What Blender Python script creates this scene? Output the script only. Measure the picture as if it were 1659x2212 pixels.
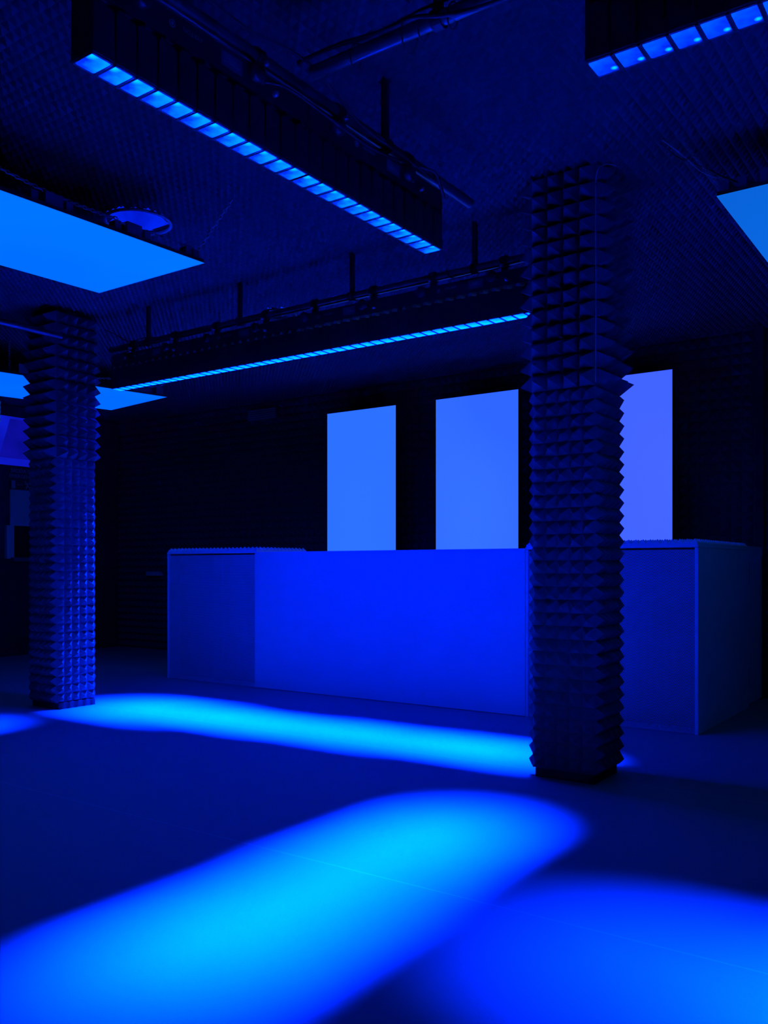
import bpy, bmesh, math, random
from mathutils import Vector, Matrix
random.seed(7)
S = bpy.context.scene
for o in list(bpy.data.objects): bpy.data.objects.remove(o)
COL = S.collection
PI = math.pi

# ------------------------------------------------------------ camera, world, exposure, lamp levels
YAW = math.radians(35.275)            # camera looks YAW to the left of +Y, level
cam_d = bpy.data.cameras.new('camera'); cam = bpy.data.objects.new('camera', cam_d); COL.objects.link(cam)
cam.location = (0, 0, 1.2)
cam.rotation_euler = (PI/2, 0, YAW)
cam_d.sensor_fit = 'VERTICAL'; cam_d.sensor_height = 32.0
cam_d.lens = 32.0*1895/2212
cam_d.shift_y = (1226-1106)/2212
cam_d.clip_start = 0.05; cam_d.clip_end = 60
S.camera = cam
S.view_settings.view_transform = 'Standard'; S.view_settings.look = 'None'
S.view_settings.exposure = 0; S.view_settings.gamma = 1
S.view_settings.use_curve_mapping = False
w = bpy.data.worlds.new('world'); S.world = w; w.use_nodes = True
w.node_tree.nodes['Background'].inputs[0].default_value = (0.0, 0.02, 1, 1)
w.node_tree.nodes['Background'].inputs[1].default_value = 0.0
LAMP_COL = (0.0, 0.0175, 1.0)
W_A, W_B, W_C, W_D = 285.0, 350.0, 215.0, 140.0      # watts per one-metre lamp
SPREAD = math.radians(27)
SCREEN_GAIN = 1.0
CEIL = 3.435                                         # back of the ceiling foam
WALL_Y = 8.62

# ------------------------------------------------------------ materials
def new_mat(name):
    m = bpy.data.materials.new(name); m.use_nodes = True
    return m, m.node_tree, m.node_tree.nodes['Principled BSDF']
def mat(name, col, rough=0.6, metal=0.0, var=0.0, scale=20, bump=0.0, spec=0.5):
    m, nt, b = new_mat(name)
    b.inputs['Roughness'].default_value = rough; b.inputs['Metallic'].default_value = metal
    b.inputs['Specular IOR Level'].default_value = spec
    tc = nt.nodes.new('ShaderNodeTexCoord'); n = nt.nodes.new('ShaderNodeTexNoise')
    n.inputs['Scale'].default_value = scale; n.inputs['Detail'].default_value = 4
    nt.links.new(tc.outputs['Object'], n.inputs['Vector'])
    r = nt.nodes.new('ShaderNodeValToRGB')
    c0 = [max(0, c*(1-var)) for c in col]; c1 = [min(1, c*(1+var)) for c in col]
    r.color_ramp.elements[0].position = 0.3; r.color_ramp.elements[1].position = 0.7
    r.color_ramp.elements[0].color = (*c0, 1); r.color_ramp.elements[1].color = (*c1, 1)
    nt.links.new(n.outputs['Fac'], r.inputs['Fac']); nt.links.new(r.outputs['Color'], b.inputs['Base Color'])
    if bump:
        bp = nt.nodes.new('ShaderNodeBump'); bp.inputs['Strength'].default_value = bump; bp.inputs['Distance'].default_value = 0.002
        nt.links.new(n.outputs['Fac'], bp.inputs['Height']); nt.links.new(bp.outputs['Normal'], b.inputs['Normal'])
    return m
def emis(name, col, strength=1.0, stops=None, scale=2.0, detail=2.0):
    m = bpy.data.materials.new(name); m.use_nodes = True; nt = m.node_tree; nt.nodes.clear()
    out = nt.nodes.new('ShaderNodeOutputMaterial'); e = nt.nodes.new('ShaderNodeEmission')
    e.inputs['Strength'].default_value = strength
    tc = nt.nodes.new('ShaderNodeTexCoord'); n = nt.nodes.new('ShaderNodeTexNoise')
    n.inputs['Scale'].default_value = scale; n.inputs['Detail'].default_value = detail
    nt.links.new(tc.outputs['Object'], n.inputs['Vector'])
    r = nt.nodes.new('ShaderNodeValToRGB'); stops = stops or [tuple(c*0.97 for c in col), tuple(c*1.03 for c in col)]
    r.color_ramp.elements[0].position = 0.3; r.color_ramp.elements[1].position = 0.7
    r.color_ramp.elements[0].color = (*stops[0], 1); r.color_ramp.elements[1].color = (*stops[1], 1)
    nt.links.new(n.outputs['Fac'], r.inputs['Fac']); nt.links.new(r.outputs['Color'], e.inputs['Color'])
    nt.links.new(e.outputs[0], out.inputs[0])
    return m
FOAM = mat('charcoal_foam', (0.072, 0.072, 0.078), 0.85, var=0.12, scale=60, bump=0.25, spec=0.3)
FOAMW = mat('ceiling_foam', (0.055, 0.055, 0.06), 0.85, var=0.15, scale=40, bump=0.25, spec=0.3)
WALLF = mat('wall_foam', (0.075, 0.075, 0.08), 0.9, var=0.2, scale=30, bump=0.2, spec=0.2)
GREYF = mat('light_grey_foam', (0.78, 0.78, 0.79), 0.85, var=0.1, scale=60, bump=0.2, spec=0.2)
WHITE = mat('white_paint', (0.88, 0.88, 0.88), 0.55, var=0.02, scale=3, spec=0.3)
WHITE2 = mat('white_duct_enamel', (0.88, 0.88, 0.88), 0.5, var=0.02, scale=5, spec=0.3)
BLACKM = mat('black_metal', (0.012, 0.012, 0.013), 0.5, 0.0, var=0.3, scale=30, spec=0.4)
BLACKP = mat('black_plaster', (0.02, 0.02, 0.022), 0.9, var=0.3, scale=8)
STEEL = mat('dull_steel', (0.60, 0.60, 0.61), 0.4, 0.6, var=0.15, scale=40)
TUBE = mat('grey_steel_tube', (0.24, 0.24, 0.25), 0.32, 0.85, var=0.2, scale=12)
RUBBER = mat('black_rubber_cable', (0.01, 0.01, 0.011), 0.55, var=0.2, scale=30)
CABLEW = mat('pale_cable_sheath', (0.5, 0.5, 0.52), 0.45, var=0.1, scale=30)
PRINT = mat('pale_print', (0.35, 0.35, 0.37), 0.6, var=0.1, scale=50)
PALE = mat('pale_wall_panel', (0.45, 0.45, 0.46), 0.6, var=0.05, scale=3)
DARKG = mat('dark_glass', (0.01, 0.01, 0.012), 0.15, var=0.2, scale=4)
BOXG = mat('dark_grey_casting', (0.10, 0.10, 0.11), 0.5, 0.2, var=0.15, scale=20)

def floor_mat():
    m, nt, b = new_mat('grey_vinyl_floor')
    b.inputs['Roughness'].default_value = 0.55; b.inputs['Specular IOR Level'].default_value = 0.25
    tc = nt.nodes.new('ShaderNodeTexCoord')
    n = nt.nodes.new('ShaderNodeTexNoise'); n.inputs['Scale'].default_value = 260; n.inputs['Detail'].default_value = 3
    n2 = nt.nodes.new('ShaderNodeTexNoise'); n2.inputs['Scale'].default_value = 1.3; n2.inputs['Detail'].default_value = 5
    for q in (n, n2): nt.links.new(tc.outputs['Object'], q.inputs['Vector'])
    add = nt.nodes.new('ShaderNodeMath'); add.operation = 'MULTIPLY_ADD'; add.inputs[1].default_value = 0.6
    nt.links.new(n.outputs['Fac'], add.inputs[0])
    s2 = nt.nodes.new('ShaderNodeMath'); s2.operation = 'MULTIPLY'; s2.inputs[1].default_value = 0.4
    nt.links.new(n2.outputs['Fac'], s2.inputs[0]); nt.links.new(s2.outputs[0], add.inputs[2])
    r = nt.nodes.new('ShaderNodeValToRGB')
    r.color_ramp.elements[0].position = 0.3; r.color_ramp.elements[1].position = 0.7
    r.color_ramp.elements[0].color = (0.205, 0.205, 0.21, 1); r.color_ramp.elements[1].color = (0.24, 0.24, 0.245, 1)
    nt.links.new(add.outputs[0], r.inputs['Fac'])
    # dark specks of dirt
    v = nt.nodes.new('ShaderNodeTexVoronoi'); v.inputs['Scale'].default_value = 2.6
    nt.links.new(tc.outputs['Object'], v.inputs['Vector'])
    lt = nt.nodes.new('ShaderNodeMath'); lt.operation = 'LESS_THAN'; lt.inputs[1].default_value = 0.009
    nt.links.new(v.outputs['Distance'], lt.inputs[0])
    mx = nt.nodes.new('ShaderNodeMixRGB'); mx.inputs[2].default_value = (0.07, 0.07, 0.07, 1)
    nt.links.new(lt.outputs[0], mx.inputs[0]); nt.links.new(r.outputs['Color'], mx.inputs[1])
    # welded seams between the two metre sheets
    sp = nt.nodes.new('ShaderNodeSeparateXYZ'); nt.links.new(tc.outputs['Object'], sp.inputs[0])
    a = nt.nodes.new('ShaderNodeMath'); a.operation = 'ADD'; a.inputs[1].default_value = -2.77+1+20
    nt.links.new(sp.outputs['Y'], a.inputs[0])
    md = nt.nodes.new('ShaderNodeMath'); md.operation = 'MODULO'; md.inputs[1].default_value = 2.0; nt.links.new(a.outputs[0], md.inputs[0])
    sb = nt.nodes.new('ShaderNodeMath'); sb.operation = 'SUBTRACT'; sb.inputs[1].default_value = 1.0; nt.links.new(md.outputs[0], sb.inputs[0])
    ab = nt.nodes.new('ShaderNodeMath'); ab.operation = 'ABSOLUTE'; nt.links.new(sb.outputs[0], ab.inputs[0])
    l2 = nt.nodes.new('ShaderNodeMath'); l2.operation = 'LESS_THAN'; l2.inputs[1].default_value = 0.0026; nt.links.new(ab.outputs[0], l2.inputs[0])
    m2 = nt.nodes.new('ShaderNodeMixRGB'); m2.inputs[2].default_value = (0.34, 0.34, 0.34, 1)
    nt.links.new(l2.outputs[0], m2.inputs[0]); nt.links.new(mx.outputs[0], m2.inputs[1])
    nt.links.new(m2.outputs[0], b.inputs['Base Color'])
    bp = nt.nodes.new('ShaderNodeBump'); bp.inputs['Strength'].default_value = 0.15; bp.inputs['Distance'].default_value = 0.001
    nt.links.new(n.outputs['Fac'], bp.inputs['Height']); nt.links.new(bp.outputs['Normal'], b.inputs['Normal'])
    return m
FLOOR = floor_mat()

def perf_mat():
    m, nt, b = new_mat('perforated_white_sheet')
    out = nt.nodes['Material Output']
    b.inputs['Base Color'].default_value = (0.72, 0.72, 0.73, 1); b.inputs['Roughness'].default_value = 0.55
    tc = nt.nodes.new('ShaderNodeTexCoord')
    P = 0.0122; V = (P, 1.0, P*1.7320508); R = 0.0041
    res = []
    for off in (0.0, 0.5):
        d = nt.nodes.new('ShaderNodeVectorMath'); d.operation = 'DIVIDE'; d.inputs[1].default_value = V
        nt.links.new(tc.outputs['Object'], d.inputs[0])
        a = nt.nodes.new('ShaderNodeVectorMath'); a.operation = 'ADD'; a.inputs[1].default_value = (off, 0, off); nt.links.new(d.outputs[0], a.inputs[0])
        f = nt.nodes.new('ShaderNodeVectorMath'); f.operation = 'FRACTION'; nt.links.new(a.outputs[0], f.inputs[0])
        s = nt.nodes.new('ShaderNodeVectorMath'); s.operation = 'SUBTRACT'; s.inputs[1].default_value = (0.5, 0.5, 0.5); nt.links.new(f.outputs[0], s.inputs[0])
        k = nt.nodes.new('ShaderNodeVectorMath'); k.operation = 'MULTIPLY'; k.inputs[1].default_value = (V[0], 0, V[2]); nt.links.new(s.outputs[0], k.inputs[0])
        l = nt.nodes.new('ShaderNodeVectorMath'); l.operation = 'LENGTH'; nt.links.new(k.outputs[0], l.inputs[0])
        res.append(l)
    mn = nt.nodes.new('ShaderNodeMath'); mn.operation = 'MINIMUM'
    nt.links.new(res[0].outputs['Value'], mn.inputs[0]); nt.links.new(res[1].outputs['Value'], mn.inputs[1])
    lt = nt.nodes.new('ShaderNodeMath'); lt.operation = 'LESS_THAN'; lt.inputs[1].default_value = R; nt.links.new(mn.outputs[0], lt.inputs[0])
    tr = nt.nodes.new('ShaderNodeBsdfTransparent'); mix = nt.nodes.new('ShaderNodeMixShader')
    nt.links.new(lt.outputs[0], mix.inputs[0]); nt.links.new(b.outputs[0], mix.inputs[1]); nt.links.new(tr.outputs[0], mix.inputs[2])
    nt.links.new(mix.outputs[0], out.inputs['Surface'])
    return m
PERF = perf_mat()

def lens_mat(name, deep, hot, strength, spot=None, spot_r=0.02, spot_col=(0.1, 0.9, 1.0), swing=(1, 0), spread=0.055, gain=1.0):
    """glow of one lens: a soft gradient over the lens plus clouding, and the small image of the diode."""
    m = bpy.data.materials.new(name); m.use_nodes = True; nt = m.node_tree; nt.nodes.clear()
    out = nt.nodes.new('ShaderNodeOutputMaterial'); e = nt.nodes.new('ShaderNodeEmission'); e.inputs['Strength'].default_value = strength
    tc = nt.nodes.new('ShaderNodeTexCoord')
    dot = nt.nodes.new('ShaderNodeVectorMath'); dot.operation = 'DOT_PRODUCT'; dot.inputs[1].default_value = (swing[0]/spread, swing[1]/spread, 0)
    nt.links.new(tc.outputs['Object'], dot.inputs[0])
    n = nt.nodes.new('ShaderNodeTexNoise'); n.inputs['Scale'].default_value = 28; n.inputs['Detail'].default_value = 3
    oi = nt.nodes.new('ShaderNodeObjectInfo')
    av = nt.nodes.new('ShaderNodeVectorMath'); av.operation = 'ADD'; nt.links.new(tc.outputs['Object'], av.inputs[0]); nt.links.new(oi.outputs['Location'], av.inputs[1])
    nt.links.new(av.outputs[0], n.inputs['Vector'])
    ad = nt.nodes.new('ShaderNodeMath'); ad.operation = 'ADD'; nt.links.new(dot.outputs['Value'], ad.inputs[0]); nt.links.new(n.outputs['Fac'], ad.inputs[1])
    r = nt.nodes.new('ShaderNodeValToRGB')
    r.color_ramp.elements[0].position = 0.1; r.color_ramp.elements[1].position = 0.95
    r.color_ramp.elements[0].color = (*deep, 1); r.color_ramp.elements[1].color = (*hot, 1)
    nt.links.new(ad.outputs[0], r.inputs['Fac']); src = r.outputs['Color']
    if spot:
        ds = nt.nodes.new('ShaderNodeVectorMath'); ds.operation = 'DISTANCE'; ds.inputs[1].default_value = (spot[0], spot[1], 0)
        nt.links.new(tc.outputs['Object'], ds.inputs[0])
        mr = nt.nodes.new('ShaderNodeMapRange'); mr.inputs['From Min'].default_value = 0; mr.inputs['From Max'].default_value = spot_r
        mr.inputs['To Min'].default_value = 1; mr.inputs['To Max'].default_value = 0
        nt.links.new(ds.outputs['Value'], mr.inputs['Value'])
        mx = nt.nodes.new('ShaderNodeMixRGB'); mx.inputs[2].default_value = (*spot_col, 1)
        nt.links.new(mr.outputs[0], mx.inputs[0]); nt.links.new(src, mx.inputs[1]); src = mx.outputs[0]
    # blue follows the green of the ramp in the same proportion as the lamp's beam
    sp = nt.nodes.new('ShaderNodeSeparateColor'); nt.links.new(src, sp.inputs[0])
    k = nt.nodes.new('ShaderNodeMath'); k.operation = 'MULTIPLY'; k.inputs[1].default_value = gain/0.022; nt.links.new(sp.outputs[1], k.inputs[0])
    cc = nt.nodes.new('ShaderNodeCombineColor'); nt.links.new(sp.outputs[0], cc.inputs[0]); nt.links.new(sp.outputs[1], cc.inputs[1]); nt.links.new(k.outputs[0], cc.inputs[2])
    nt.links.new(cc.outputs[0], e.inputs['Color']); nt.links.new(e.outputs[0], out.inputs[0])
    return m
LENS_A = lens_mat('lens_glow_gradient', (0, 0.03, 0.85), (0, 0.34, 1.0), 1.0, spot=(-0.032, -0.036), spot_r=0.026, spot_col=(0.0, 0.75, 1.0), swing=(0.75, -0.5), spread=0.075)
LENS_B = lens_mat('lens_glow_bright', (0, 0.34, 1.0), (0.0, 0.80, 1.0), 1.0, swing=(-0.3, 0.8), spread=0.09, gain=4.2)
LENS_C = lens_mat('lens_glow_deep', (0, 0.015, 0.8), (0, 0.11, 1.0), 1.0, spot=(0.024, 0.024), spot_r=0.012, spot_col=(0.0, 0.9, 1.0), swing=(-0.5, -0.5), spread=0.08, gain=0.8)
LENS_RIM = mat('lens_rim_plastic', (0.09, 0.09, 0.1), 0.35, var=0.1, scale=40)

# ------------------------------------------------------------ mesh helpers
class MB:
    def __init__(s): s.v = []; s.f = []
    def quad(s, a, b, c, d): i = len(s.v); s.v += [a, b, c, d]; s.f.append((i, i+1, i+2, i+3))
    def box(s, x0, x1, y0, y1, z0, z1):
        i = len(s.v)
        s.v += [(x, y, z) for z in (z0, z1) for x, y in ((x0, y0), (x1, y0), (x1, y1), (x0, y1))]
        s.f += [(i, i+3, i+2, i+1), (i+4, i+5, i+6, i+7)]
        for k in range(4): s.f.append((i+k, i+(k+1) % 4, i+4+(k+1) % 4, i+4+k))
        return s
    def tube(s, pts, r, n=8, cap=True):
        pts = [Vector(p) for p in pts]; rings = []
        up = Vector((0, 0, 1))
        for k, p in enumerate(pts):
            t = (pts[min(k+1, len(pts)-1)]-pts[max(k-1, 0)]).normalized()
            a = t.cross(up)
            if a.length < 0.05: a = t.cross(Vector((1, 0, 0)))
            a.normalize(); b = a.cross(t).normalized()
            i = len(s.v)
            for q in range(n):
                an = 2*PI*q/n; s.v.append(tuple(p+a*(r*math.cos(an))+b*(r*math.sin(an))))
            rings.append(i)
        for A, B in zip(rings, rings[1:]):
            for q in range(n): s.f.append((A+q, A+(q+1) % n, B+(q+1) % n, B+q))
        if cap:
            s.f.append(tuple(rings[0]+q for q in range(n))[::-1]); s.f.append(tuple(rings[-1]+q for q in range(n)))
        return s
    def lathe(s, c, prof, n=24, axis='z'):
        rings = []
        for (r, h) in prof:
            i = len(s.v); rings.append(i)
            for q in range(n):
                an = 2*PI*q/n; a, b = r*math.cos(an), r*math.sin(an)
                p = {'z': (a, b, h), 'x': (h, a, b), 'y': (a, h, b)}[axis]
                s.v.append((c[0]+p[0], c[1]+p[1], c[2]+p[2]))
        for A, B in zip(rings, rings[1:]):
            for q in range(n): s.f.append((A+q, A+(q+1) % n, B+(q+1) % n, B+q))
        return s
    def disc(s, c, r, n=24, axis='z'):
        i = len(s.v)
        for q in range(n):
            an = 2*PI*q/n; a, b = r*math.cos(an), r*math.sin(an)
            p = {'z': (a, b, 0), 'x': (0, a, b), 'y': (a, 0, b)}[axis]
            s.v.append((c[0]+p[0], c[1]+p[1], c[2]+p[2]))
        s.f.append(tuple(range(i, i+n))); return s
    def prism(s, poly, z0, z1):
        i = len(s.v); n = len(poly)
        s.v += [(x, y, z0) for x, y in poly]+[(x, y, z1) for x, y in poly]
        s.f += [tuple(range(i, i+n))[::-1], tuple(range(i+n, i+2*n))]
        for k in range(n): s.f.append((i+k, i+(k+1) % n, i+n+(k+1) % n, i+n+k))
        return s
    def pyramids(s, o, u, v, n, nu, nv, pu, pv, h, t=0.0, skip=None, jit=0.0, curve=0.0):
        """sheet of egg-crate pyramids: base lattice at distance t from o along n, apex h further out."""
        o, u, v, n = Vector(o), Vector(u), Vector(v), Vector(n)
        g = {}
        def gv(a, b):
            if (a, b) not in g:
                g[(a, b)] = len(s.v)
                wob = n*(random.uniform(-jit, jit)*0.6)
                s.v.append(tuple(o+u*(a*pu)+v*(b*pv)+n*t+wob))
            return g[(a, b)]
        for a in range(nu):
            for b in range(nv):
                if skip and skip(a, b): continue
                c = o+u*((a+.5)*pu)+v*((b+.5)*pv)+n*(t+h)+(u*random.uniform(-jit, jit)+v*random.uniform(-jit, jit))
                q = [gv(a, b), gv(a+1, b), gv(a+1, b+1), gv(a, b+1)]
                i = len(s.v); s.v.append(tuple(c))
                for k in range(4): s.f.append((q[k], q[(k+1) % 4], i))
        if t > 0:
            cs = [o, o+u*(nu*pu), o+u*(nu*pu)+v*(nv*pv), o+v*(nv*pv)]
            i = len(s.v); s.v += [tuple(c) for c in cs]+[tuple(c+n*t) for c in cs]
            for k in range(4): s.f.append((i+k, i+(k+1) % 4, i+4+(k+1) % 4, i+4+k))
        return s
    def build(s, name, m, parent=None, origin=(0, 0, 0), bevel=0.0, smooth=False, fixn=True):
        me = bpy.data.meshes.new(name)
        ox, oy, oz = origin
        me.from_pydata([(x-ox, y-oy, z-oz) for x, y, z in s.v], [], s.f)
        if fixn:
            bm = bmesh.new(); bm.from_mesh(me); bmesh.ops.recalc_face_normals(bm, faces=bm.faces); bm.to_mesh(me); bm.free()
        me.update(); me.materials.append(m)
        if smooth:
            for p in me.polygons: p.use_smooth = True
        o = bpy.data.objects.new(name, me); COL.objects.link(o)
        if parent is not None:
            o.parent = parent
            pl = total_loc(parent)
            o.location = (ox-pl[0], oy-pl[1], oz-pl[2])
        else: o.location = origin
        if bevel:
            md = o.modifiers.new('bevel', 'BEVEL'); md.width = bevel; md.segments = 2; md.limit_method = 'ANGLE'
        return o
def total_loc(o):
    x, y, z = 0, 0, 0
    while o is not None: x += o.location.x; y += o.location.y; z += o.location.z; o = o.parent
    return (x, y, z)
def tag(o, label, cat, group=None, kind=None):
    o['label'] = label; o['category'] = cat
    if group: o['group'] = group
    if kind: o['kind'] = kind
    return o
def thing(name, label, cat, loc, group=None):
    o = bpy.data.objects.new(name, None); COL.objects.link(o); o.location = loc; o.empty_display_size = 0.1
    return tag(o, label, cat, group)
def struct(o): o['kind'] = 'structure'; return o
def copy_tree(o, parent=None):
    c = o.copy(); COL.objects.link(c); c.parent = parent
    for ch in kids.get(o, o.children): copy_tree(ch, c)
    return c
kids = {}
def smooth_path(pts, n=6):
    pts = [Vector(p) for p in pts]; out = []
    for i in range(len(pts)-1):
        p0 = pts[max(i-1, 0)]; p1 = pts[i]; p2 = pts[i+1]; p3 = pts[min(i+2, len(pts)-1)]
        for k in range(n):
            t = k/n
            out.append(0.5*((2*p1)+(p2-p0)*t+(2*p0-5*p1+4*p2-p3)*t*t+(-p0+3*p1-3*p2+p3)*t**3))
    out.append(pts[-1]); return out
def text_mesh(txt, size, name, m, parent, loc, xdir, updir, depth=0.002, align='CENTER'):
    cu = bpy.data.curves.new('tmp', 'FONT'); cu.body = txt; cu.size = size; cu.extrude = depth/2; cu.align_x = align; cu.align_y = 'CENTER'
    cu.resolution_u = 2
    t = bpy.data.objects.new('tmp', cu); COL.objects.link(t)
    dg = bpy.context.evaluated_depsgraph_get(); me = bpy.data.meshes.new_from_object(t.evaluated_get(dg))
    bpy.data.objects.remove(t); me.name = name
    X = Vector(xdir).normalized(); Y = Vector(updir).normalized(); Z = X.cross(Y)
    R = Matrix((X, Y, Z)).transposed().to_4x4()
    me.transform(R); me.materials.clear(); me.materials.append(m)
    o = bpy.data.objects.new(name, me); COL.objects.link(o); o.parent = parent
    pl = total_loc(parent); o.location = (loc[0]-pl[0], loc[1]-pl[1], loc[2]-pl[2])
    return o

# ------------------------------------------------------------ room shell
X0, X1, Y0, Y1 = -13.0, 1.5, -1.5, WALL_Y
struct(MB().box(X0-.1, X1+.1, Y0-.1, Y1+.1, -0.1, 0).build('floor', FLOOR))
DUCTS = [(-4.52, 3.67, 0.20), (-5.15, 5.71, 0.14)]
cp = 0.0535
cb = MB()
nu, nv = int((X1-X0)/cp), int((Y1-Y0)/cp)
def cskip(a, b):
    x, y = X0+(a+.5)*cp, Y0+(b+.5)*cp
    if y < -0.2: return True
    return any((x-dx)**2+(y-dy)**2 < (r-0.012)**2 for dx, dy, r in DUCTS)
cb.pyramids((X0, Y0, CEIL), (1, 0, 0), (0, 1, 0), (0, 0, -1), nu, nv, cp, cp, 0.034, 0.0, skip=cskip, jit=0.002)
cb.box(X0-.1, X1+.1, Y0-.1, Y1+.1, CEIL+.40, CEIL+.5)
struct(cb.build('ceiling', FOAMW, fixn=False))
wb = MB()
wp = 0.10
wb.pyramids((X0, Y1, 0.0), (1, 0, 0), (0, 0, 1), (0, -1, 0), int((X1-X0)/wp), int((CEIL)/wp)+1, wp, wp, 0.06, 0.0, jit=0.004)
wb.box(X0-.1, X1+.1, Y1, Y1+.1, 0, CEIL+.4)
struct(wb.build('wall_back', WALLF, fixn=False))
struct(MB().box(X1, X1+.1, Y0, Y1, 0, CEIL+.4).build('wall_right', BLACKP))
struct(MB().box(X0, X1, Y0-.1, Y0, 0, CEIL+.4).build('wall_front', BLACKP))
struct(MB().box(X0-.1, X0, Y0, Y1, 0, CEIL+.4).build('wall_left', BLACKP))
# narrow smooth post at the right end of the back wall
struct(MB().box(-1.87, -1.80, Y1-.075, Y1-.0, 0, CEIL-.02).build('trim_1', BLACKP))

# ------------------------------------------------------------ foam clad columns
def column(cx, cy, split, lower_rows, up_top, label):
    """cx, cy: the nearest corner (high x, low y) of the bare foam faces; side 0.375"""
    s = 0.375; x1 = cx; x0 = cx-s; y0 = cy; y1 = cy+s
    t = thing('column', label, 'column', ((x0+x1)/2, (y0+y1)/2, 0), 'square columns clad in acoustic foam')
    MB().box(x0+.012, x1-.012, y0+.012, y1-.012, 0, up_top+.03).build('core', BLACKP, t)
    def wrap(mb, z0, rows, pitch, nrow, h, off):
        zp = pitch
        for (o, u, n) in (((x0-off, y0-off, z0), (1, 0, 0), (0, -1, 0)), ((x1+off, y0-off, z0), (0, 1, 0), (1, 0, 0)),
                          ((x1+off, y1+off, z0), (-1, 0, 0), (0, 1, 0)), ((x0-off, y1+off, z0), (0, -1, 0), (-1, 0, 0))):
            mb.pyramids(o, u, (0, 0, 1), n, nrow, rows, (s+2*off)/nrow, zp, h, 0.0, jit=0.0018)
        # base sheet ends, seen from below
        a = [(x0-off, y0-off), (x1+off, y0-off), (x1+off, y1+off), (x0-off, y1+off)]
        for zz in (z0, z0+rows*zp): mb.v += [(p[0], p[1], zz) for p in a]; k = len(mb.v); mb.f.append((k-4, k-3, k-2, k-1))
        return mb
    pl = (split-0.055)/lower_rows
    wrap(MB(), 0.055, lower_rows, pl, 5, 0.043, 0.0).build('lower_foam', FOAM, t)['label'] = 'small pyramid foam'
    ur = round((up_top-split)/0.0937)
    wrap(MB(), split+.001, ur, (up_top-split)/ur, 4, 0.100, 0.004).build('upper_foam', FOAM, t)['label'] = 'large pyramid foam'
    return t
c2 = column(-1.840, 4.613, 2.204, 29, 3.42, 'dark foam-clad square column in front of the right perforated cabinet')
c1 = column(-6.535, 4.450, 2.130, 28, 3.37, 'dark foam-clad square column farther away at the left, its right side lit')
# torn lower edge strip on the left column
MB().box(-6.53, -6.515, 4.46, 4.82, 0.0, 0.055).build('skirting_strip', BLACKP, c1)

# thin cable down the corner of the near column
pts = smooth_path([(-1.74, 4.70, 3.412), (-1.775, 4.63, 3.41), (-1.812, 4.596, 3.385), (-1.832, 4.602, 3.33), (-1.834, 4.604, 3.25), (-1.834, 4.604, 3.0), (-1.834, 4.604, 2.6), (-1.834, 4.604, 2.215)])
tag(MB().tube(pts, 0.0028, 6).build('cable', CABLEW, smooth=True), 'thin pale cable running down the corner of the near column', 'cable')

# ------------------------------------------------------------ booth: two cabinets and the white counter between them
FY = 6.425
def cabinet(x0, x1, y1, label, post=None, side_y=None):
    t = thing('speaker_cabinet', label, 'cabinet', ((x0+x1)/2, (FY+y1)/2, 0), 'perforated cabinets at both ends of the booth')
    H = 1.333
    b = MB(); b.box(x0, x0+.025, FY, y1, 0, H+.01); b.box(x1-.025, x1, FY, y1, 0, H+.01)
    b.box(x0+.025, x1-.025, y1-.02, y1, 0, H+.01); b.box(x0+.025, x1-.025, FY+.02, y1-.02, 0, .02)
    b.build('carcass', WHITE, t, bevel=0.0015)
    MB().box(x0, x1, FY-.004, y1, H+.012, H+.030).build('lid', WHITE, t, bevel=0.0015)
    MB().box(x0+.03, x1-.03, FY+.02, y1-.03, H-.005, H+.012).build('shadow_gap', BLACKP, t)
    MB().box(x0+.028, x1-.028, FY+.006, FY+.008, 0.003, H-.002).build('grille', PERF, t, origin=((x0+x1)/2, FY+.007, 0.0))['label'] = 'sheet with staggered round holes'
    bf = MB(); bf.box(x0+.03, x1-.03, FY+.16, FY+.19, 0.02, H-.01)
    bf.build('baffle', BLACKP, t)
    if post: MB().box(post[0], post[1], FY+.035, FY+.06, 0.02, H-.01).build('inner_post', BOXG, t)
    nx = round((x1-x0)/0.055); ny = round((y1-FY)/0.055)
    f = MB().pyramids((x0+.004, FY+.004, H+.030), (1, 0, 0), (0, 1, 0), (0, 0, 1), nx, ny, (x1-x0-.008)/nx, (y1-FY-.008)/ny, 0.034, 0.014, jit=0.002)
    f.build('foam_top', GREYF, t)['label'] = 'light pyramid foam sheet'
    return t
cabinet(-7.430, -6.105, 7.20, 'white perforated cabinet at the left end of the booth, foam on top', post=(-6.75, -6.63))
cabinet(-3.150, -1.790, 7.95, 'white perforated cabinet at the right end of the booth, behind the near column')
t = thing('booth_counter', 'large plain white booth front between the two perforated cabinets', 'counter', (-4.62, 6.43, 0))
MB().box(-6.103, -3.152, FY-.004, FY+.025, 0.004, 1.355).build('front_panel', WHITE, t, bevel=0.001)
MB().box(-6.10, -3.155, FY+.027, FY+.75, 0.98, 1.02).build('worktop', BLACKP, t)
for xx in (-6.10, -4.66, -3.195): MB().box(xx, xx+.04, FY+.03, FY+.72, 0.0, 0.98).build('support_panel', BLACKP, t)
# side gate closing the booth towards the wall
t = thing('side_gate', 'narrow white gate closing the booth towards the back wall', 'gate', (-1.80, 8.4, 0))
MB().box(-1.822, -1.80, 7.97, 8.50, 0.02, 1.385).build('leaf', WHITE, t, bevel=0.002)
for z0, z1 in ((0.18, 0.34), (1.06, 1.24)):
    MB().lathe((-1.797, 7.966, 0), [(0.007, z0), (0.007, z1)], 10).build('hinge', BOXG, t, smooth=True)
MB().box(-1.826, -1.795, 8.48, 8.53, 0.0, 1.30).build('post', BLACKP, t)

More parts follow.
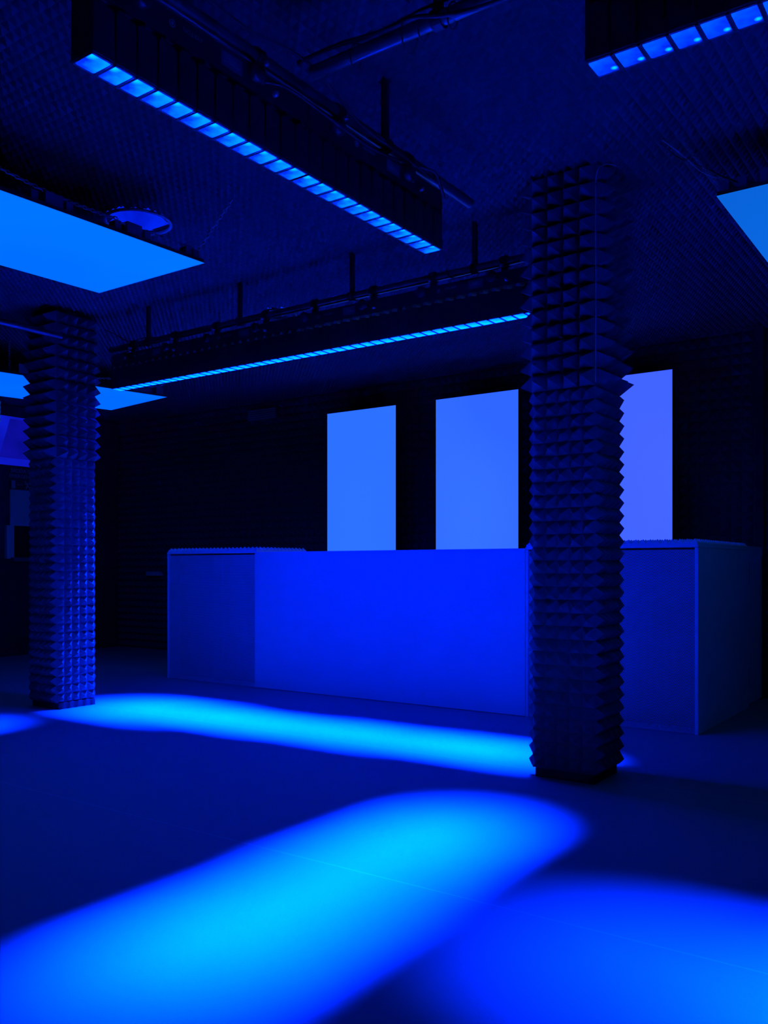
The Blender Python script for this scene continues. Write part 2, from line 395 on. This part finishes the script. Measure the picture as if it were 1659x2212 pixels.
# ------------------------------------------------------------ upright LED screens behind the booth
def wall_screen(x0, x1, col, label):
    y = 8.14; z0, z1 = 0.52, 3.03
    t = thing('led_screen', label, 'screen', ((x0+x1)/2, y+.05, 0), 'upright LED screens behind the booth')
    MB().box(x0+.002, x1-.002, y-.002, y+.001, z0+.002, z1-.002).build('display_face', col, t)
    MB().box(x0, x1, y+.001, y+.075, z0, z1).build('cabinet_frame', BLACKM, t)
    k = 0
    for zz in (z0+.5, z0+1.0, z0+1.5, z0+2.0):
        MB().box(x0+.1, x1-.1, y+.075, y+.11, zz-.15, zz+.15).build('rear_box', BOXG, t)
    for xx in (x0+.1, x1-.14):
        MB().box(xx, xx+.04, y+.08, y+.50, 0, .04).build('foot', BLACKM, t)
        MB().box(xx, xx+.04, y+.11, y+.15, .04, z1-.3).build('upright', BLACKM, t)
    return t
g = SCREEN_GAIN
E1 = emis('screen_blue', (0.026*g, 0.165*g, 1.0*g), 1.0, stops=[(0.022, 0.145, 1.6), (0.030, 0.19, 1.6)], scale=0.6, detail=0)
E2 = emis('screen_blue_soft', (0.032, 0.15, 1.0), 1.0, stops=[(0.028, 0.135, 1.6), (0.038, 0.175, 1.6)], scale=0.6, detail=0)
E3 = emis('screen_violet_blue', (0.06, 0.12, 1.0), 1.0, stops=[(0.046, 0.115, 1.6), (0.062, 0.14, 1.6)], scale=0.6, detail=0)
wall_screen(-6.585, -5.595, E1, 'upright blue LED screen behind the booth, leftmost and smallest-looking of the three')
wall_screen(-5.065, -4.070, E2, 'upright blue LED screen behind the booth, just left of the near column')
wall_screen(-3.500, -2.500, E3, 'violet-blue upright LED screen behind the booth, partly hidden by the near column')

# ------------------------------------------------------------ ceiling LED screens hung on chains
def chain(mb, a, b, link=0.028, r=0.003, sag=0.0):
    a, b = Vector(a), Vector(b); L = (b-a).length; n = max(3, int(L/(link*0.78)))
    for k in range(n):
        t0 = (k+.5)/n; c = a.lerp(b, t0)+Vector((0, 0, -sag*4*t0*(1-t0)))
        d = (b-a).normalized(); side = d.cross(Vector((0, 0, 1)))
        if side.length < .1: side = Vector((1, 0, 0))
        side.normalize(); oth = d.cross(side).normalized()
        w_ = side if k % 2 else oth
        ring = [c+d*(link*.5*math.cos(q*PI/4))+w_*(link*.28*math.sin(q*PI/4)) for q in range(9)]
        mb.tube(ring, r, 5, cap=False)
    return mb
def ceiling_screen(pts, matf, label, boxes, chains, th=0.05):
    """pts: four corners of the glowing underside; built level or slightly tilted as it hangs."""
    P = [Vector(p) for p in pts]; c = sum(P, Vector())/4
    t = thing('ceiling_led_screen', label, 'screen', tuple(c), 'LED screens hung flat under the ceiling')
    m = MB(); up = Vector((0, 0, 1))
    def slab(mb, Q, h0, h1):
        i = len(mb.v); mb.v += [tuple(q+up*h0) for q in Q]+[tuple(q+up*h1) for q in Q]
        mb.f += [(i, i+1, i+2, i+3), (i+7, i+6, i+5, i+4)]
        for k in range(4): mb.f.append((i+k, i+(k+1) % 4, i+4+(k+1) % 4, i+4+k))
    slab(m, P, 0, 0.002); m.build('display_face', matf, t)
    m = MB(); slab(m, P, 0.0025, 0.022); m.build('cabinet_frame', BLACKM, t)
    u = P[1]-P[0]; v = P[3]-P[0]
    for (a0, a1, b0, b1, h) in boxes:       # fractions along u and v
        m = MB(); slab(m, [P[0]+u*a0+v*b0, P[0]+u*a1+v*b0, P[0]+u*a1+v*b1, P[0]+u*a0+v*b1], 0.022, 0.022+h)
        m.build('rear_box', BOXG, t)
    return t, P, u, v
def hang(label, segs, link=0.03):
    m = MB()
    for s_ in segs: chain(m, *s_[:2], link=link, sag=(s_[2] if len(s_) > 2 else 0))
    mesh = m.build('hanging_chain', STEEL, fixn=False); tag(mesh, label, 'chain', 'chains holding the ceiling screens'); return mesh
EC = emis('ceiling_screen_azure', (0, 0.17, 1.0), 1.0, stops=[(0.0, 0.152, 1.4), (0.0, 0.185, 1.6)], scale=0.8)
EC2 = emis('ceiling_screen_azure_far', (0, 0.14, 1.0), 1.0, stops=[(0.0, 0.13, 1.4), (0.0, 0.155, 1.6)], scale=0.8)
EC3 = emis('ceiling_screen_dim_azure', (0.003, 0.14, 0.70), 1.0, stops=[(0.002, 0.118, 0.66), (0.003, 0.135, 0.74)], scale=0.6, detail=0)
# near left one (x -4.9..-3.9)
zf, zn = 3.018, 2.966
bx = []
for k in range(6):                      # one set of three on every half-metre tile
    yb = 3.60-0.5*k
    for (ya, yc, a1, h) in ((-.02, .02, .06, .045) if k == 0 else (0, .10, .12, .062), (-.08, -.04, .06, .045), (.12, .16, .06, .045)):
        if yb+yc < 3.65 and yb+ya > .68: bx.append((0.005, a1, (3.658-yb-yc)/3.0, (3.658-yb-ya)/3.0, h))
ceiling_screen([(-3.904, 3.658, zf), (-4.900, 3.658, zf+.002), (-4.900, 0.658, zn), (-3.904, 0.658, zn)], EC,
               'azure LED screen hung flat under the ceiling, nearest one at the left edge', bx, None)
hang('steel chain from the near left ceiling screen corner up to the ceiling', [((-3.93, 3.60, zf+.03), (-3.78, 3.77, 3.405)), ((-3.93, 3.60, zf+.08), (-3.93, 3.05, zf+.06), 0.0), ((-3.93, 3.05, zf+.075), (-3.93, 2.35, zf+.10), .02)])
# far one behind the left column
ceiling_screen([(-7.86, 6.786, 3.157), (-8.86, 6.786, 3.112), (-8.86, 4.286, 3.01), (-7.86, 4.286, 3.055)], EC2,
               'azure LED screen under the ceiling behind the left foam column', [(0.0, .06, .02, .06, .08), (0, .1, .09, .19, .06), (0, .06, .22, .26, .08), (0, .06, .42, .46, .08), (0, .1, .5, .6, .06), (0.0, .06, .70, .74, .09)], None)
hang('steel chain above the far ceiling screen, right of the left column', [((-7.88, 6.70, 3.26), (-7.72, 6.80, 3.405)), ((-7.88, 6.70, 3.27), (-7.88, 6.0, 3.24), .03), ((-7.88, 6.0, 3.24), (-7.88, 5.4, 3.22), .03)])
hang('steel chain above the far ceiling screen, at the left photo edge', [((-7.90, 4.86, 3.12), (-7.93, 4.88, 3.405))])
hang('dim steel chain hanging behind the far ceiling screen at the left edge', [((-8.88, 5.35, 3.0), (-8.88, 5.35, 2.78))])
# right one
ceiling_screen([(-1.172, 4.527, 3.05), (-0.172, 4.527, 3.05), (-0.172, 7.027, 3.05), (-1.172, 7.027, 3.05)], EC3,
               'dimmer azure LED screen under the ceiling at the right photo edge', [(.01, .06, 0.0, .05, .05), (.1, .14, 0.0, .05, .05), (.2, .35, 0, .08, .06)], None)
# cable loom of the right screen
def cable(label, pts, r=0.004, m=None, name='cable', group=None):
    o = MB().tube(smooth_path(pts), r, 7).build(name, m or RUBBER, smooth=True, fixn=False)
    return tag(o, label, 'cable', group)
cable('pale cable looping from the ceiling to the right ceiling screen', [(-1.44, 4.52, 3.403), (-1.395, 4.56, 3.365), (-1.34, 4.59, 3.31), (-1.28, 4.60, 3.24), (-1.225, 4.58, 3.19), (-1.17, 4.56, 3.15), (-1.10, 4.58, 3.085)], 0.0035, CABLEW)
cable('black cable beside the pale one above the right ceiling screen', [(-1.46, 4.54, 3.400), (-1.405, 4.59, 3.345), (-1.345, 4.61, 3.30), (-1.26, 4.66, 3.26), (-1.15, 4.66, 3.18), (-1.02, 4.62, 3.11), (-.7, 4.60, 3.10)], 0.005)
MBt = MB().lathe((-1.342, 4.60, 3.305), [(0.0, -.012), (.012, -.012), (.012, .012), (0.0, .012)], 10, 'x')
tag(MBt.build('cable_tie', RUBBER), 'black tie bundling the cables above the right ceiling screen', 'cable tie')
hang('thin chain inside the cable loom above the right ceiling screen', [((-1.36, 4.62, 3.405), (-1.15, 4.56, 3.09))], link=0.02)

GLOW1 = emis('duct_added_glow', (0, .01, .7), 1.0, stops=[(0.0, 0.008, 0.6), (0.0, 0.022, 1.0)], scale=5)
GLOW2 = emis('duct_added_glow_bright', (0, .05, 1), 1.0, stops=[(0.0, 0.03, 0.9), (0.0, 0.07, 1.0)], scale=5)
# ------------------------------------------------------------ round ceiling openings; glow added to their sleeves in place of room light
for (dx, dy, r), lab in zip(DUCTS, ('wide round duct opening with an added deep blue glow above the near left ceiling screen', 'small round duct opening with an added blue glow in the ceiling foam above the far lamp row')):
    t = thing('duct_opening', lab, 'light', (dx, dy, CEIL), 'round duct openings with added glow in the ceiling foam')
    MB().lathe((dx, dy, 0), [(r, CEIL-.005), (r, CEIL+.17)], 40).build('glow_sleeve', GLOW1 if r > .18 else GLOW2, t, smooth=True)
    MB().disc((dx, dy, CEIL+.17), r, 40).build('baffle_plate', BLACKM, t)
    MB().lathe((dx, dy, 0), [(r-.004, CEIL-.036), (r+.012, CEIL-.036), (r+.012, CEIL-.022), (r-.004, CEIL-.022), (r-.004, CEIL-.036)], 40).build('rim', WHITE2 if r > .18 else BLACKM, t, smooth=True)

# ------------------------------------------------------------ rig of steel tubes
ZP = 3.12; RP = 0.026
def rig(name_label, a, b, posts):
    t = thing('rigging_tube', name_label, 'pipe', tuple((Vector(a)+Vector(b))/2), 'steel tubes carrying the lamps')
    tb = MB().tube([a, b], RP, 24, cap=False).build('tube', TUBE, t, smooth=True)
    cpm = MB()
    for e_ in (a, b): cpm.disc(e_, RP-.0005, 24, 'x' if abs(a[1]-b[1]) < .1 else 'y')
    cpm.build('end_cap', BLACKM, t)
    for p in posts:
        MB().box(p[0]-.015, p[0]+.015, p[1]-.012, p[1]+.012, ZP+.02, CEIL-.005).build('ceiling_post', BLACKM, t)
        MB().lathe((p[0], p[1], ZP), [(RP+.001, -.02), (RP+.009, -.02), (RP+.009, .02), (RP+.001, .02), (RP+.001, -.02)], 20, 'x' if abs(a[1]-b[1]) < .1 else 'y').build('collar', BLACKM, t)
    return t
rig('steel ceiling tube above the near left lamp row', (-2.300, -0.3, ZP), (-2.300, 4.035, ZP), [(-2.30, .9), (-2.30, 3.26)])
rig('short-looking ceiling tube wrapped in cables at the top centre', (-2.19, 2.620, ZP), (1.3, 2.620, ZP), [(-1.62, 2.62), (-.3, 2.62)])
rig('long ceiling tube above the far lamp row between the columns', (-6.45, 4.94, ZP), (-2.24, 4.94, ZP), [(-5.95, 4.94), (-4.87, 4.94), (-3.77, 4.94), (-2.78, 4.94)])
rig('ceiling tube at the left photo edge passing the left column', (-6.40, -0.3, ZP), (-6.40, 4.40, ZP), [(-6.40, 1.2)])

# ------------------------------------------------------------ lamps: one-metre bars of twelve lenses
PITCH = 0.0845; NL = 12; ULEN = PITCH*NL
def lamp_proto(lens_mat_, watts, label, louvre=BLACKM):
    """built along local +X from 0 to ULEN, lens plane at local z = 0 (world 2.76); origin at start, lens level."""
    t = thing('led_bar_lamp', label, 'lamp', (0, 0, 0), 'black one-metre lamp bars under the ceiling')
    L = ULEN; hw = 0.055
    h = MB(); h.box(0.001, L-.001, -hw+.006, hw-.006, 0.004, 0.165)
    for k in range(NL):                     # separate cooling blocks with dark grooves between them
        for s_ in (-1, 1):
            y0, y1 = sorted((s_*(hw-.007), s_*hw))
            h.box(k*PITCH+.003, (k+1)*PITCH-.009, y0, y1, 0.006, 0.165)
            h.box(k*PITCH+.001, (k+1)*PITCH-.001, *sorted((s_*(hw-.007), s_*(hw-.001))), 0.004, 0.05)
    for k in range(NL):                     # slanted notches on top of the cooling blocks
        h.prism([(k*PITCH+.012, -hw), (k*PITCH+.050, -hw), (k*PITCH+.050, hw), (k*PITCH+.012, hw)], 0.165, 0.176)
    h.build('lens_head', BLACKM, t, bevel=0.0008)
    lv = MB()
    for k in range(NL):
        for s_ in (-1, 1):
            i = len(lv.v); x = (k+.5)*PITCH; y = s_*(hw-.004); yo = s_*(hw+.004)
            lv.v += [(x-.012, yo, .172), (x+.016, yo, .172), (x+.006, y, .192), (x-.008, y, .192), (x-.012, y, .170), (x+.016, y, .170)]
            lv.f += [(i, i+1, i+2, i+3), (i, i+3, i+4), (i+1, i+5, i+2), (i, i+4, i+5, i+1), (i+3, i+2, i+5, i+4)]
    lv.build('vent_louvres', louvre, t)
    dv = MB()
    for k in range(1, NL): dv.box(k*PITCH-.0048, k*PITCH+.0048, -hw+.004, hw-.004, -.004, .006)
    dv.build('lens_dividers', BLACKM, t)
    c = MB(); c.box(0.003, L-.003, -.050, .050, 0.192, 0.285); c.build('chassis', BLACKM, t, bevel=0.002)
    for xx in (0.0, L-.014):
        MB().box(xx, xx+.014, -.050, .050, 0.06, 0.24).build('end_arm', BLACKM, t, bevel=0.002)
    for k in range(NL):
        cx = (k+.5)*PITCH
        w_, d_, r_ = 0.0345, 0.0425, 0.006
        poly = []
        for (sx, sy, a0) in ((1, 1, 0), (-1, 1, 90), (-1, -1, 180), (1, -1, 270)):
            for q in range(4):
                an = math.radians(a0+q*30); poly.append((cx+sx*(w_-r_)+r_*math.cos(an), sy*(d_-r_)+r_*math.sin(an)))
        ln = MB().prism(poly, -0.001, 0.003).build('lens', lens_mat_, t, origin=(cx, 0, 0))
        rm = MB()
        for (a, b, c_, d2) in ((-w_-.0035, -w_-.0005, -d_-.009, d_+.009), (w_+.0005, w_+.0035, -d_-.009, d_+.009), (-w_-.0035, w_+.0035, -d_-.009, -d_-.0008), (-w_-.0035, w_+.0035, d_+.0008, d_+.009)):
            rm.box(cx+a, cx+b, c_, d2, -0.0005, 0.004)
        rm.build('lens_rim', LENS_RIM, ln)
    for xx in (L*.24, L*.76):
        m = MB(); m.box(xx-.02, xx+.02, -.012, .012, 0.285, 0.325)
        m.lathe((xx, 0, 0.36), [(0.0275, -.02), (.037, -.02), (.037, .02), (.0275, .02), (.0275, -.02)], 20, 'x')
        cl = m.build('clamp', BLACKM, t)
        m = MB().lathe((xx, -.040, 0.325), [(0.0, -.02), (.009, -.02), (.011, -.006), (.011, .006), (.004, .010), (.004, .03)], 12, 'y')
        m.build('wing_bolt', STEEL, cl, smooth=True)
        for s_ in (-1, 1):                  # round tilt knobs on both flanks
            MB().lathe((xx-.06*1, s_*.050, .262), [(0.0, s_*.026), (.030, s_*.026), (.036, s_*.018), (.036, 0.0)], 24, 'y').build('tilt_knob', BLACKM, t, smooth=True)
    for s_ in (-1, 1):
        y = s_*.0512
        X = (-s_*-1, 0, 0)
        xd = (1, 0, 0) if s_ < 0 else (-1, 0, 0)
        # the lamp hangs head down, so its print is upside down
        xd = (-xd[0], 0, 0)
        cxl = L*.42
        text_mesh('AYRTON', 0.022, 'maker_mark', PRINT, t, (cxl-.02, y, .252), xd, (0, 0, -1), 0.0006)
        rp = MB().box(L*.53, L*.53+.105, *sorted((y, y+s_*.0005)), .215, .27).build('rating_plate', BOXG, t)
        tx = 'INPUT 100-240V 50/60Hz\nIP20  300W\nta 45C  tc 80C'
        text_mesh(tx, 0.0075, 'rating_text', PRINT, rp, (L*.53+.052, y+s_*.0006, .243), xd, (0, 0, -1), 0.0004)
        m = MB().lathe((L*.31, y, .245), [(.010, 0), (.010, s_*.002), (.013, s_*.002), (.013, 0)], 20, 'y'); m.disc((L*.31, y+s_*.001, .245), .006, 16, 'y')
        m.build('round_mark', PRINT, t)
        MB().box(L*.72, L*.72+.022, *sorted((y, y+s_*.006)), .235, .245).build('fuse_holder', STEEL, t)
    MB().lathe((L*.80, -.052, .226), [(0, -.02), (.008, -.02), (.012, -.012), (.012, .0)], 14, 'y').build('power_socket', STEEL, t, smooth=True)
    ld = bpy.data.lights.new('lamp_beam', 'AREA'); ld.shape = 'RECTANGLE'; ld.size = L*.97; ld.size_y = .085
    ld.energy = watts; ld.color = LAMP_COL; ld.spread = SPREAD
    lo = bpy.data.objects.new('lamp_beam', ld); COL.objects.link(lo); lo.parent = t; lo.location = (L/2, 0, -0.004)
    return t
ZL = 2.76
def place(proto, loc, rot, label, watts, first=False, tilt=0.0, spread=None):
    o = proto if first else copy_tree_now(proto)
    o.location = loc; o.rotation_euler = (0, 0, rot); o['label'] = label
    for ch in KIDS[o.name] if o.name in KIDS else []: pass
    for ch in [c for c in bpy.data.objects if c.parent == o and c.type == 'LIGHT']:
        ch.data = ch.data.copy()
        ch.data.energy = watts
        ch.rotation_euler = (math.radians(tilt), 0, 0)
        if spread: ch.data.spread = math.radians(spread)
    return o
KIDS = {}
def copy_tree_now(o, parent=None):
    c = o.copy(); COL.objects.link(c); c.parent = parent
    for ch in [q for q in bpy.data.objects if q.parent == o]: copy_tree_now(ch, c)
    return c
pa = lamp_proto(LENS_A, W_A, 'x')
# near left row runs along Y: local x -> world y
place(pa, (-2.305, 1.655, ZL), PI/2, 'black lamp bar with twelve blue lenses, nearer half of the upper-left row', W_A, True, tilt=-4.8, spread=24.5)
place(pa, (-2.305, 1.655+ULEN, ZL), PI/2, 'black lamp bar with twelve blue lenses, farther half of the upper-left row', W_A, tilt=-4.0, spread=24.5)
pb = lamp_proto(LENS_B, W_B, 'x', PALE)  # pale louvres paint in the light caught on this row's black notches
names = ['cyan-lensed lamp bar in the far row, next to the left foam column', 'cyan-lensed lamp bar in the far row, second from the left column',
         'cyan-lensed lamp bar in the far row, second from the near column', 'cyan-lensed lamp bar in the far row, ending behind the near column']
XB = -6.335; GB = 0.985
LB = (4*PITCH*NL)
for k in range(4):
    place(pb, (-6.375+k*ULEN, 4.935, ZL), 0, names[k], W_B*(1.35, .95, 0.9, 0.9)[k], k == 0, tilt=(-0.3, 0.8, 2, 3.2)[k], spread=(31, 25, 25, 24)[k])
pc = lamp_proto(LENS_C, W_C, 'x')
place(pc, (-1.060, 2.625, ZL), 0, 'black lamp bar with deep blue lenses in the top right corner', W_C*.42, True, tilt=0.5, spread=32)
place(pc, (-1.060+ULEN, 2.625, ZL), 0, 'black lamp bar continuing the top right row beyond the photo edge', W_C*3.3, tilt=-1.0, spread=37)
place(pa, (-6.45, 1.655, ZL), PI/2, 'black lamp bar of the row left of the photo edge, nearer half', W_D)
place(pa, (-6.45, 1.655+ULEN, ZL), PI/2, 'black lamp bar of the row left of the photo edge, farther half', W_D)

# ------------------------------------------------------------ loose cables of the rig
G = 'black cables of the lamp rig'
cable('black cable winding along the tube above the near left lamps', [(-2.27, 0.9, 3.17), (-2.26, 1.4, 3.15), (-2.24, 1.9, 3.17), (-2.25, 2.3, 3.16), (-2.22, 2.62, 3.17), (-2.25, 3.0, 3.10), (-2.23, 3.3, 3.07), (-2.22, 3.52, 3.05)], .006)
cable('black power cable looping over the side of the near left lamps', [(-2.24, 2.40, 3.00), (-2.20, 2.47, 3.00), (-2.20, 2.62, 3.00), (-2.20, 2.80, 2.99), (-2.20, 3.0, 2.985), (-2.22, 3.2, 3.02), (-2.24, 3.35, 3.06)], .006)
cable('black cable hanging in a loop at the far end of the upper-left lamps', [(-2.22, 3.42, 3.06), (-2.18, 3.50, 3.05), (-2.18, 3.56, 2.98), (-2.20, 3.62, 2.97), (-2.23, 3.66, 3.01), (-2.24, 3.64, 3.06)], .007)
cable('black cable sagging under the top centre tube', [(-2.25, 2.60, 3.17), (-2.05, 2.60, 3.17), (-1.85, 2.585, 3.14), (-1.70, 2.58, 3.135), (-1.58, 2.58, 3.10), (-1.45, 2.58, 3.075), (-1.30, 2.59, 3.08), (-1.1, 2.6, 3.12), (-.9, 2.6, 3.1)], .008)
cable('second black cable on top of the top centre tube', [(-2.1, 2.61, 3.18), (-1.9, 2.62, 3.165), (-1.7, 2.62, 3.18), (-1.5, 2.60, 3.16), (-1.2, 2.62, 3.17), (-.8, 2.62, 3.15)], .006)
def wrap_tie(x, label, r=.034, lo=.03):
    pts = [(x+.01*math.sin(q), 2.62+r*math.cos(q), ZP+(r if math.sin(q) > 0 else r+lo*.5)*math.sin(q)) for q in [k*2*PI/16 for k in range(17)]]
    tag(MB().tube(pts, .003, 6, cap=False).build('cable_tie', RUBBER), label, 'cable tie', 'cable ties around the top centre tube')
wrap_tie(-1.98, 'black cable tie near the left end of the top centre tube')
wrap_tie(-1.74, 'loose black cable loop around the middle of the top centre tube', .05, .05)
wrap_tie(-1.68, 'black cable tie just right of the loose loop on the top centre tube')
wrap_tie(-1.56, 'black cable tie on the top centre tube, nearest the top right')
cable('thin black cable strung between far lamp row and left column', [(-6.49, 4.9, 3.30), (-6.38, 4.92, 3.25), (-6.2, 4.93, 3.16), (-5.98, 4.93, 3.16), (-5.8, 4.92, 3.13)], .004)
cable('black cable drooping from the far tube end by the left column', [(-6.49, 4.88, 3.12), (-6.42, 4.9, 3.07), (-6.3, 4.9, 3.055), (-6.1, 4.90, 3.07), (-5.95, 4.9, 3.10), (-5.8, 4.9, 3.09)], .004)
cable('thin black cable loop at the right end of the far tube', [(-2.98, 4.92, 3.15), (-2.93, 4.90, 3.08), (-2.8, 4.89, 3.07), (-2.6, 4.9, 3.075), (-2.45, 4.92, 3.10)], .004)

# ------------------------------------------------------------ back wall details
t = thing('wall_vent', 'small slatted vent high on the dark back wall left of the screens', 'vent', (-8.05, 8.55, 3.22))
MB().box(-8.27, -7.76, 8.53, 8.62, 3.15, 3.30).build('frame', BOXG, t)
for k in range(5): MB().box(-8.26, -7.77, 8.52, 8.53, 3.162+k*.028, 3.175+k*.028).build('slat', PALE, t)
tag(MB().box(-10.30, -10.05, 8.50, 8.62, 1.08, 1.14).build('wall_socket_rail', PALE, bevel=.003), 'short pale strip low on the back wall left of the booth', 'strip')

# ------------------------------------------------------------ far left service wall with hatch, sign and lit recess
WX = -11.0
struct(MB().box(WX-.1, WX, 5.2, 8.55, 0, CEIL-.04).build('wall_service', BLACKP))
t = thing('service_hatch', 'pale hatch surround with a dark opening below the exit sign', 'hatch', (WX, 7.1, 1.3))
MB().box(WX, WX+.02, 6.77, 7.60, 1.77, 2.259).build('upper_panel', PALE, t)
MB().box(WX, WX+.03, 6.77, 6.82, 1.32, 1.77).build('jamb', PALE, t)
MB().box(WX, WX+.05, 6.70, 6.755, 1.32, 1.77).build('sliding_shutter_edge', PALE, t)
MB().box(WX, WX+.01, 6.82, 7.60, 1.35, 1.77).build('opening', DARKG, t)
MB().box(WX, WX+.10, 6.77, 7.60, 1.285, 1.335).build('sill', BOXG, t)
t = thing('exit_sign', 'emergency exit sign with running figure at the far left', 'sign', (WX, 7.0, 2.41))
MB().box(WX, WX+.015, 6.775, 7.22, 2.262, 2.56).build('backing', BLACKP, t)
text_mesh('SALIDA DE', 0.070, 'lettering', PRINT, t, (WX+.018, 6.945, 2.515), (0, 1, 0), (0, 0, 1), .001)
text_mesh('EMERGENCIA', 0.070, 'lettering', PRINT, t, (WX+.018, 6.965, 2.442), (0, 1, 0), (0, 0, 1), .001)
MB().box(WX+.015, WX+.018, 6.79, 6.845, 2.275, 2.385).build('door_pictogram', PRINT, t)
a = MB(); a.box(WX+.015, WX+.018, 6.885, 6.955, 2.327, 2.333)
i = len(a.v); a.v += [(WX+.018, 6.868, 2.33), (WX+.018, 6.89, 2.342), (WX+.018, 6.89, 2.318)]; a.f.append((i, i+1, i+2)); a.build('arrow', PRINT, t)
a = MB(); X = WX+.017
def limb(p, q, r=.006): a.tube([(X, 7.02+p[0], 2.33+p[1]), (X, 7.02+q[0], 2.33+q[1])], r, 6)
a.lathe((X, 6.995, 2.372), [(0.0, -.002), (.012, -.002), (.012, .002), (0.0, .002)], 12, 'x')
limb((-.012, .028), (.012, -.010), .011); limb((-.012, .026), (-.036, .010)); limb((-.01, .028), (.034, .026)); limb((.034, .026), (.045, .008))
limb((.012, -.010), (-.012, -.026)); limb((-.012, -.026), (-.012, -.055)); limb((.012, -.01), (.034, -.034)); limb((.034, -.034), (.06, -.036))
a.build('running_figure', PRINT, t)
# lit LED panel wall above the hatch, its glowing border painted in for a lit recess lining
t = thing('video_panel', 'deep blue video panel with painted recess glow at the left photo edge above the exit sign', 'screen', (WX, 6.9, 2.9))
EV1 = emis('lining_glow_blue', (0.004, 0.012, 0.62), 1.0, stops=[(0.003, 0.006, 0.45), (0.004, 0.014, 0.70)], scale=2)
EV2 = emis('video_field_blue', (0.003, 0.003, 0.30), 1.0, stops=[(0.002, 0.003, 0.24), (0.004, 0.004, 0.36)], scale=3)
MB().box(WX+.02, WX+.06, 5.6, 7.34, 2.585, 3.238).build('surround', EV1, t)
m = MB(); i = len(m.v); yz = [(6.58, 2.675), (6.74, 3.205), (7.19, 3.205), (7.19, 2.675)]
m.v += [(WX+.061, y, z) for y, z in yz]+[(WX+.066, y, z) for y, z in yz]
m.f += [(i, i+1, i+2, i+3), (i+7, i+6, i+5, i+4)]+[(i+k, i+(k+1) % 4, i+4+(k+1) % 4, i+4+k) for k in range(4)]
m.build('darker_field', EV2, t)
MB().box(WX, WX+.02, 5.58, 7.36, 2.57, 3.25).build('cabinet_frame', BLACKM, t)
